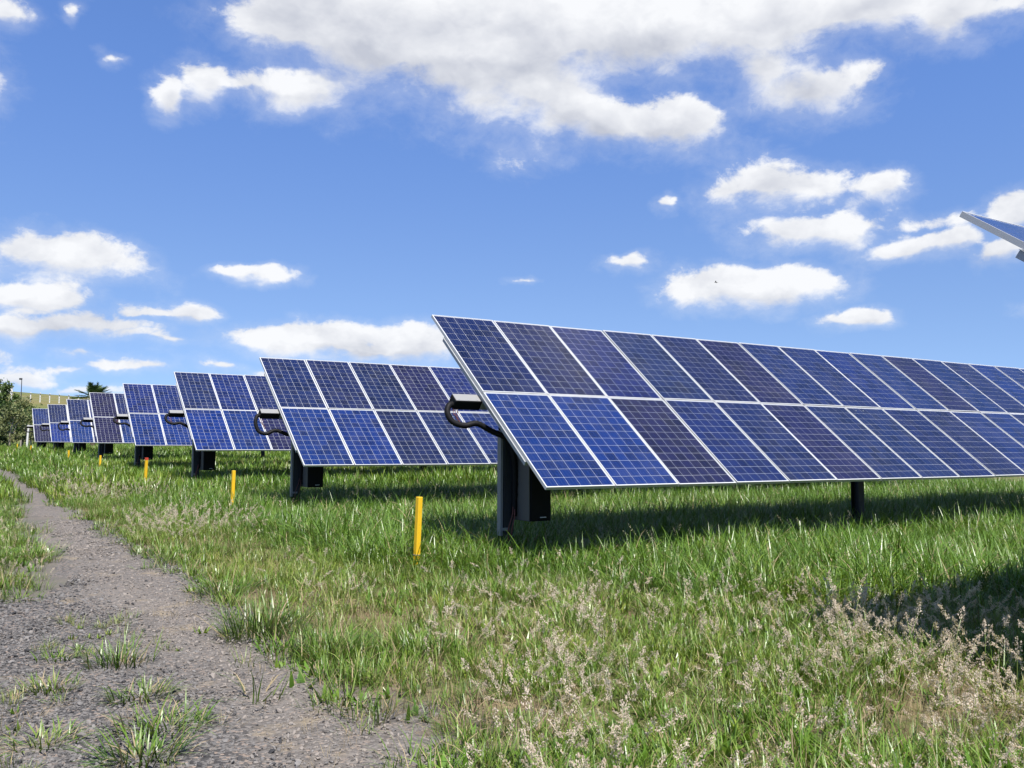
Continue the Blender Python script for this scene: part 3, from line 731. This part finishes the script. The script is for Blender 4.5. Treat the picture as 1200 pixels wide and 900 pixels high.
# fluffy pinkish seed heads, thick in the right foreground
x, y = rand_pts(2.2, 14, 1.5, 14, 46); v = veg(x, y); n = fb(x+50, y+50, .8, 4)
fr_ = front(x, y)
fore = sstep(-fr_, .4, 1.6)*sstep(x/y, .42, .80)*.72
mid = .30*sstep(x, 2.8, 3.6)*sstep(y, 12, 8)*sstep(n, .5, .64)*(fr_ < .3)
k = in_view(x, y) & (RNG.random(len(x)) < v*np.maximum(fore*(.20+.80*sstep(n, .40, .60)), mid))
x, y = x[k], y[k]; add('seed', x, y, RNG.uniform(.65, 1.15, len(x)), RNG.random(len(x))*.5)
x, y = rand_pts(2.4, 6, 13, 34, 14); n = fb(x+50, y+50, .35, 3)
k = in_view(x, y) & (RNG.random(len(x)) < sstep(x, 2.6, 3.3)*sstep(x, 5.4, 4.4)*sstep(n, .44, .56)*1.)
x, y = x[k], y[k]; add('seed', x, y, RNG.uniform(.8, 1.3, len(x)), RNG.random(len(x))*.4)
x, y = rand_pts(-.5, 2.0, 10, 24, 9); k = in_view(x, y) & (RNG.random(len(x)) < veg(x, y)*.5)
x, y = x[k], y[k]; add('seed', x, y, RNG.uniform(.6, 1.0, len(x)), RNG.random(len(x))*.4)
# sparse cream seed spikes above the tall grass
x, y = rand_pts(3, 24, 5, 24, 1.6); k = in_view(x, y) & (RNG.random(len(x)) < lushness(x, y)*.8)
x, y = x[k], y[k]; add('cream', x, y, RNG.uniform(.7, 1.05, len(x)), RNG.random(len(x))*.4)

def go(kind, name, label, cat, protos, lean=.12):
    A = np.concatenate(Ps[kind]); print(name, len(A))
    scatter(name, label, cat, protos, A[:, :3], A[:, 3], A[:, 4], lean)
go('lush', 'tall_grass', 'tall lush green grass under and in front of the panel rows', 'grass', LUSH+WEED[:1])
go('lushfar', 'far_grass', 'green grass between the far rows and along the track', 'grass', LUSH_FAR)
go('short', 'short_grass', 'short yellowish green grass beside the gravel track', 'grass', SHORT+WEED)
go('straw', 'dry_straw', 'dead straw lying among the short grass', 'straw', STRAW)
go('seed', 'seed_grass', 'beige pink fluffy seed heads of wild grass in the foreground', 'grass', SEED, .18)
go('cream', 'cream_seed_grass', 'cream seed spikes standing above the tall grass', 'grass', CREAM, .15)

# ------------------------------------------------------------------ loose stones on the gravel
def stone_mat():
    m, g, out = new_mat('loose_stone'); oi = g.add('ShaderNodeObjectInfo'); tc = g.add('ShaderNodeTexCoord')
    ti = g.add('ShaderNodeAttribute', attribute_name='tint', attribute_type='INSTANCER')
    n = g.noise(tc.outputs['Object'], 90, 3, .6)
    c = g.mix(oi.outputs['Random'], (.035, .035, .037), (.22, .208, .198))
    c = g.mix(g.ss(ti.outputs['Fac'], .45, .95), c, (.26, .228, .20))
    c = g.mix(.4, c, g.mix(n, (.1, .1, .1), (.7, .7, .7)), 'OVERLAY')
    principled(g, out, c, .9, 0, .2); return m
M_STONE = stone_mat()
def stone(seed):
    rnd = random.Random(seed); bm = bmesh.new(); bmesh.ops.create_icosphere(bm, subdivisions=1, radius=1)
    for v in bm.verts: v.co = Vector((v.co.x*1.1, v.co.y*.8, v.co.z*.55))*rnd.uniform(.72, 1.25)
    me = bpy.data.meshes.new('stone'); bm.to_mesh(me); bm.free(); me.materials.append(M_STONE); return proto('stone', me)
STONES = [stone(i) for i in range(6)]
P_ = []
for (x0, x1, y0, y1, dn) in ((-1.0, 3.4, 3.0, 9.5, 2100), (-.5, 3.2, 9.5, 19, 900)):
    x, y = rand_pts(x0, x1, y0, y1, dn); l, r = path_edges(y)
    loose = .45+.55*sstep(np.abs(x-2.0), .25, .7)
    k = in_view(x, y, .6) & (x > l) & (x < r+.35) & (RNG.random(len(x)) < loose*(.4+.9*fb(x, y, 1.4, 3)))
    x, y = x[k], y[k]
    sc = np.exp(RNG.normal(-4.85, .40, len(x)))*np.where(y > 9.5, 1.3, 1)
    P_.append(np.stack([x, y, gz(x, y)+np.clip(np.minimum(x-l[k], r[k]+.3-x)*.16, 0, .02)+sc*.2, sc, np.clip(RNG.random(len(x))*.75+.5*sstep(np.abs(x-2.0), .6, .1), 0, 1)], 1))
P_ = np.concatenate(P_); print('stones', len(P_))
scatter('gravel_stones', 'loose dark and tan stones lying on the gravel track', 'gravel', STONES, P_[:, :3], P_[:, 3], P_[:, 4], .5)

# ------------------------------------------------------------------ single tufts growing in the gravel
def tuft(px, py, size, label, kind='short', n=60, flat=.7):
    p = at_z(px, py, -1.62); z = float(gz(p.x, p.y))+.02
    rnd = random.Random(int(px*7+py)); B = Blades(); mats = [M_LUSH, M_DRY, M_SHORT]
    for i in range(int(n*1.5)):
        r_ = size*.45*math.sqrt(rnd.random()); a = rnd.random()*6.283
        m = 1 if rnd.random() < .14 else (0 if kind == 'lush' else (2 if rnd.random() < .7 else 0))
        B.blade((r_*math.cos(a)*1.3, r_*math.sin(a), -.01), a+rnd.gauss(0, .5), rnd.uniform(.4, 1)*size*(.75 if kind == 'lush' else .55), rnd.uniform(.006, .013), flat*rnd.uniform(.3, 1.4), rnd.uniform(.3, 1.0), 4, rnd, m)
    o = obj('grass_tuft', B.mesh('grass_tuft', mats), loc=(p.x, p.y, z)); tag(o, label, 'grass tuft', 'grass tufts growing in the gravel')
tuft(310, 745, .62, 'large bright green grass tuft on the right edge of the gravel track', 'lush', 190)
tuft(262, 700, .50, 'green grass tuft at the track edge, above the largest tuft', 'lush', 130)
tuft(385, 770, .48, 'green tuft in the gravel just right of the largest edge tuft', 'lush', 130)
tuft(140, 782, .40, 'dark green upright tuft in the middle of the left gravel', 'lush', 70, .5)
tuft(24, 708, .34, 'flat yellowish tuft on the gravel, farthest one at the left edge', 'short', 60, 1.1)
tuft(60, 812, .30, 'yellowish tuft on the gravel near the left edge, below the upright dark tuft', 'short', 70)
tuft(165, 822, .34, 'tuft with dry straw directly below the dark upright tuft', 'short', 100, .9)
tuft(190, 858, .40, 'low spreading green tuft in the bottom left gravel', 'short', 130, 1.1)
tuft(52, 876, .30, 'yellowish green tuft in the bottom left corner', 'short', 70, 1.0)
tuft(168, 893, .36, 'dark green tuft cut by the bottom edge of the picture', 'lush', 100, .9)
tuft(66, 775, .24, 'small sparse tuft between the upright dark tuft and the left edge', 'short', 40, .8)
tuft(40, 660, .55, 'grass tuft with straw at the near end of the left verge', 'short', 150, .8)

# ------------------------------------------------------------------ far trees, palm, hill fence
def bark_mat(name, a, b):
    m, g, out = new_mat(name); tc = g.add('ShaderNodeTexCoord'); n = g.noise(g.vmath('MULTIPLY', tc.outputs['Object'], (1, 1, .25)), 9, 5, .65)
    principled(g, out, g.mix(n, a, b), .9, 0, .2, g.bump(n, .6, .02)); return m
M_BARK = bark_mat('pale_bark', (.18, .15, .11), (.42, .38, .31)); M_BARKD = bark_mat('brown_bark', (.07, .05, .035), (.17, .13, .09))
M_WHITEP = bark_mat('whitewashed_post', (.5, .49, .46), (.72, .71, .68))
def tree_leaf(name, a, b, tr=.3):
    m, g, out = new_mat(name); br = g.add('ShaderNodeAttribute', attribute_name='b')
    c = g.mix(br.outputs['Fac'], a, b); p = principled(g, None, c, .5, 0, .35)
    t = g.add('ShaderNodeBsdfTranslucent'); g.put(t.inputs[0], g.mix(1., c, (ALB, ALB, ALB), 'MULTIPLY')); mx = g.add('ShaderNodeMixShader'); mx.inputs[0].default_value = tr
    g.l.new(p.outputs[0], mx.inputs[1]); g.l.new(t.outputs[0], mx.inputs[2]); g.l.new(mx.outputs[0], out.inputs[0]); return m
M_TL = [tree_leaf('mid_green_leaves', (.05, .09, .02), (.13, .19, .045)), tree_leaf('olive_leaves', (.09, .11, .035), (.22, .24, .09)), tree_leaf('dark_green_leaves', (.025, .055, .015), (.08, .13, .03))]
def tree(px, dist, h, cw, label, kind=0, nl=2200, thin=1., trunk=.12, bark=None, low=.25):
    d = ray(px, 515); s = dist/d.y; x, y = d.x*s, dist; z = float(gz(x, y)); rnd = random.Random(int(px*3+dist*11)); bark = bark or M_BARK
    root = obj('tree', None, loc=(x, y, z)); tag(root, label, 'tree', 'trees beyond the farthest row')
    T = MB(); top = Vector((rnd.gauss(0, .15), rnd.gauss(0, .15), h*.72))
    tp = [Vector((0, 0, -.2)), Vector((rnd.gauss(0, .08), rnd.gauss(0, .08), h*.3)), Vector((rnd.gauss(0, .15), rnd.gauss(0, .15), h*.52)), top]
    T.tube(catmull(tp, 3), [trunk*(1-.07*i) for i in range(10)], 7)
    ends = []
    for i in range(9):
        f = rnd.uniform(low, .95); b = tp[0].lerp(top, f); a = rnd.random()*6.28; le = cw*.5*rnd.uniform(.55, 1.05)
        e = b+Vector((math.cos(a)*le, math.sin(a)*le, h*rnd.uniform(.08, .28))); mdl = b.lerp(e, .5)+Vector((0, 0, -.05*h*rnd.random()))
        T.tube([b, mdl, e], [trunk*.42, trunk*.28, trunk*.1], 5); ends += [e, mdl.lerp(e, .5), e+Vector((rnd.gauss(0, .3), rnd.gauss(0, .3), rnd.uniform(0, .1*h)))]
    ends += [top, top+Vector((0, 0, h*.16))]
    obj('trunk', T.mesh('trunk', bark, smooth=True), root)
    B = Blades()
    for i in range(nl):
        e = rnd.choice(ends); rad = cw*.16*rnd.uniform(.4, 1.2)
        o = Vector((rnd.gauss(0, 1), rnd.gauss(0, 1), rnd.gauss(0, .8)))*rad*.6; c = e+o
        if c.z < .3: continue
        B.fluff(c, rnd.uniform(.07, .17)*thin, rnd, 0, min(1, max(0, rnd.gauss(.45, .28))))
    obj('crown', B.mesh('crown', M_TL[kind]), root)
tree(-6, 92, 4.7, 4.2, 'dense dark green tree at the left edge of the picture', 2, 3000, 1.1, low=.12)
tree(13, 88, 4.3, 2.6, 'small pale-trunked tree next to the dark tree at the left edge', 1, 1200, .9, .09)
tree(27, 96, 5.2, 3.4, 'olive green young tree behind the leaning white post', 1, 2000, 1., .1, low=.15)
tree(38, 104, 4.6, 2.8, 'thin twiggy tree touching the left end of the farthest row', 0, 1300, .9, .08, low=.15)
tree(4, 150, 8.2, 3.2, 'tall tree showing above the others at the top of the hill slope', 0, 2200, 1.5, .14, M_BARKD, .45)
tree(50, 118, 3.4, 3.0, 'low bush showing behind the end of the farthest row', 0, 1400, 1., .08, low=.1)

def palm(px, dist, top_py, label):
    d = ray(px, top_py); s = dist/d.y; x, y = d.x*s, dist; zt = d.z*s; z = float(gz(x, y)); h = zt-z-1.5
    root = obj('palm_tree', None, loc=(x, y, z)); tag(root, label, 'palm tree'); rnd = random.Random(3)
    n = 12; T = MB().tube([(0, 0, -.2+i*(h+.2)/n) for i in range(n+1)], [.24-.06*i/n+(.015 if i % 2 else 0) for i in range(n+1)], 9)
    obj('trunk', T.mesh('trunk', M_BARKD, smooth=True), root)
    for i in range(84):
        B = Blades(); a = rnd.random()*6.283; el_ = math.asin(rnd.uniform(-.25, 1)); dv = Vector((math.cos(a)*math.cos(el_), math.sin(a)*math.cos(el_), math.sin(el_)))
        L_ = rnd.uniform(1.8, 2.4); pts = [Vector((0, 0, h))+dv*L_*u+Vector((0, 0, -.55*u*u)) for u in (0, .25, .5, .75, 1)]; side = dv.cross(Vector((0, 0, 1))).normalized(); upv = side.cross(dv).normalized()
        for j in range(26):
            u = .25+.75*j/25; q = pts[0]+dv*L_*u+Vector((0, 0, -.55*u*u)); sg = 1 if j % 2 else -1
            tip = q+(side*sg*(.55*(1.1-u)+.15)+dv*.35+upv*rnd.uniform(-.05, .1)+Vector((0, 0, -.12)))
            k = len(B.V); w = dv*.06; B.V += [tuple(q-w), tuple(q+w), tuple(tip)]; B.t += [0, 0, 1]; b = rnd.random(); B.b += [b]*3; B.F.append((k, k+1, k+2)); B.m.append(0)
        for j in range(4):
            k = len(B.V); w = side*.02*(1-j*.2); B.V += [tuple(pts[j]-w), tuple(pts[j]+w), tuple(pts[j+1]+w*.7), tuple(pts[j+1]-w*.7)]; B.t += [0]*4; B.b += [.6]*4; B.F.append((k, k+1, k+2, k+3)); B.m.append(0)
        obj('frond', B.mesh('frond', M_TL[2]), root)
palm(111, 100, 450, 'palm tree whose dark crown shows above the dark purplish row')

# leaning white post and a short pale stub by the far trees
d = ray(31, 526); s = 84/d.y
p = obj('wooden_post', MB().tube([(0, 0, -.2), (.04, 0, 1.2), (.10, .02, 2.35)], [.085, .08, .07], 8).mesh('wooden_post', M_WHITEP), loc=(d.x*s, 84, float(gz(d.x*s, 84)))); tag(p, 'leaning whitewashed post standing at the left end of the farthest row', 'post')
d = ray(24, 522); s = 82/d.y
p = obj('wooden_post', MB().tube([(0, 0, -.2), (0, 0, .6), (.02, 0, 1.1)], [.07, .07, .06], 8).mesh('wooden_post', M_BARK), loc=(d.x*s, 82, float(gz(d.x*s, 82)))); tag(p, 'short pale wooden stub left of the leaning white post', 'post')

# fence of white posts along the hill crest
fd = 205; FP = []
for i in range(-8, 13):
    d = ray(-2+11.2*i+4, 470); s = fd/d.y; FP.append(Vector((d.x*s, fd, float(gz(d.x*s, fd)))))
root = obj('hill_fence', None, loc=FP[0]); tag(root, 'wire fence with white concrete posts along the top of the hill', 'fence')
pm = MB().box(-.09, .09, -.09, .09, -.3, 1.75).box(-.09, .09, -.3, .09, 1.752, 1.92).mesh('post', M_WHITEP)
for q in FP: obj('post', pm, root, q-FP[0])
for hh in (.5, 1.0, 1.55): obj('wire', MB().tube([q-FP[0]+Vector((0, -.11, hh)) for q in FP], .012, 4).mesh('wire', M_GALV), root)
d = ray(24.5, 470); s = 200/d.y; q = Vector((d.x*s, 200, float(gz(d.x*s, 200))))
root = obj('lamp_post', None, loc=q); tag(root, 'slender lamp post standing on the hill behind the trees', 'lamp post')
obj('pole', MB().tube([(0, 0, -.2), (0, 0, 4.6)], [.09, .06], 8).mesh('pole', M_GALVP), root)
obj('lamp_head', MB().box(-.45, .1, -.16, .16, 4.6, 4.95).mesh('lamp_head', M_GALVP, .05), root)
# low white building on the hill, mostly hidden by the tall tree
d = ray(4, 470); s = 225/d.y; q = Vector((d.x*s, 225, float(gz(d.x*s, 225))-.1))
root = obj('white_building', None, loc=q); tag(root, 'low white building on the hill behind the trees at the left edge', 'building')
root.scale = (.62, .62, .56); obj('wall', MB().box(-2.6, 2.6, -2, 2, 0, 2.6).mesh('wall', M_WHITEP), root)
rf = MB(); rf.v += [(-2.9, -2.3, 2.61), (2.9, -2.3, 2.61), (2.9, 2.3, 2.61), (-2.9, 2.3, 2.61), (-2.9, 0, 3.5), (2.9, 0, 3.5)]; rf.f += [(0, 1, 5, 4), (2, 3, 4, 5), (0, 4, 3), (1, 2, 5), (3, 2, 1, 0)]
obj('roof', rf.mesh('roof', M_BOXLID), root)
obj('door', MB().box(-.5, .4, -2.03, -2.003, 0, 2.0).mesh('door', M_GALVP), root)
obj('window', MB().box(1.1, 2.0, -2.03, -2.003, 1.1, 1.9).mesh('window', M_CAB), root)

# one small bird in front of the low cloud on the right
d = ray(839, 331).normalized()*70
B = MB(); B.tube([(-.11, 0, 0), (-.06, 0, .01), (0, 0, .012), (.06, 0, .008), (.10, 0, .012), (.125, 0, .01)], [.004, .018, .028, .024, .018, .004], 8)
for sg in (1, -1):
    k = len(B.v); B.v += [(.05, sg*.015, .02), (-.03, sg*.015, .016), (.045, sg*.12, .075), (-.02, sg*.13, .07), (-.02, sg*.25, .04), (-.05, sg*.24, .038)]
    B.f += [(k, k+1, k+3, k+2), (k+2, k+3, k+5, k+4)]
k = len(B.v); B.v += [(-.10, 0, .004), (-.17, .03, .0), (-.17, -.03, .0)]; B.f.append((k, k+1, k+2))
tag(obj('bird', B.mesh('bird', M_BLACK, smooth=True), loc=d, rot=(.2, -.1, 2.2)), 'tiny dark bird flying in front of the low cloud at the right', 'bird')

# ------------------------------------------------------------------ render
scene.render.engine = 'CYCLES'
cy = scene.cycles
cy.max_bounces = 5; cy.transparent_max_bounces = 8; cy.diffuse_bounces = 2; cy.glossy_bounces = 2; cy.transmission_bounces = 2
cy.caustics_reflective = False; cy.caustics_refractive = False
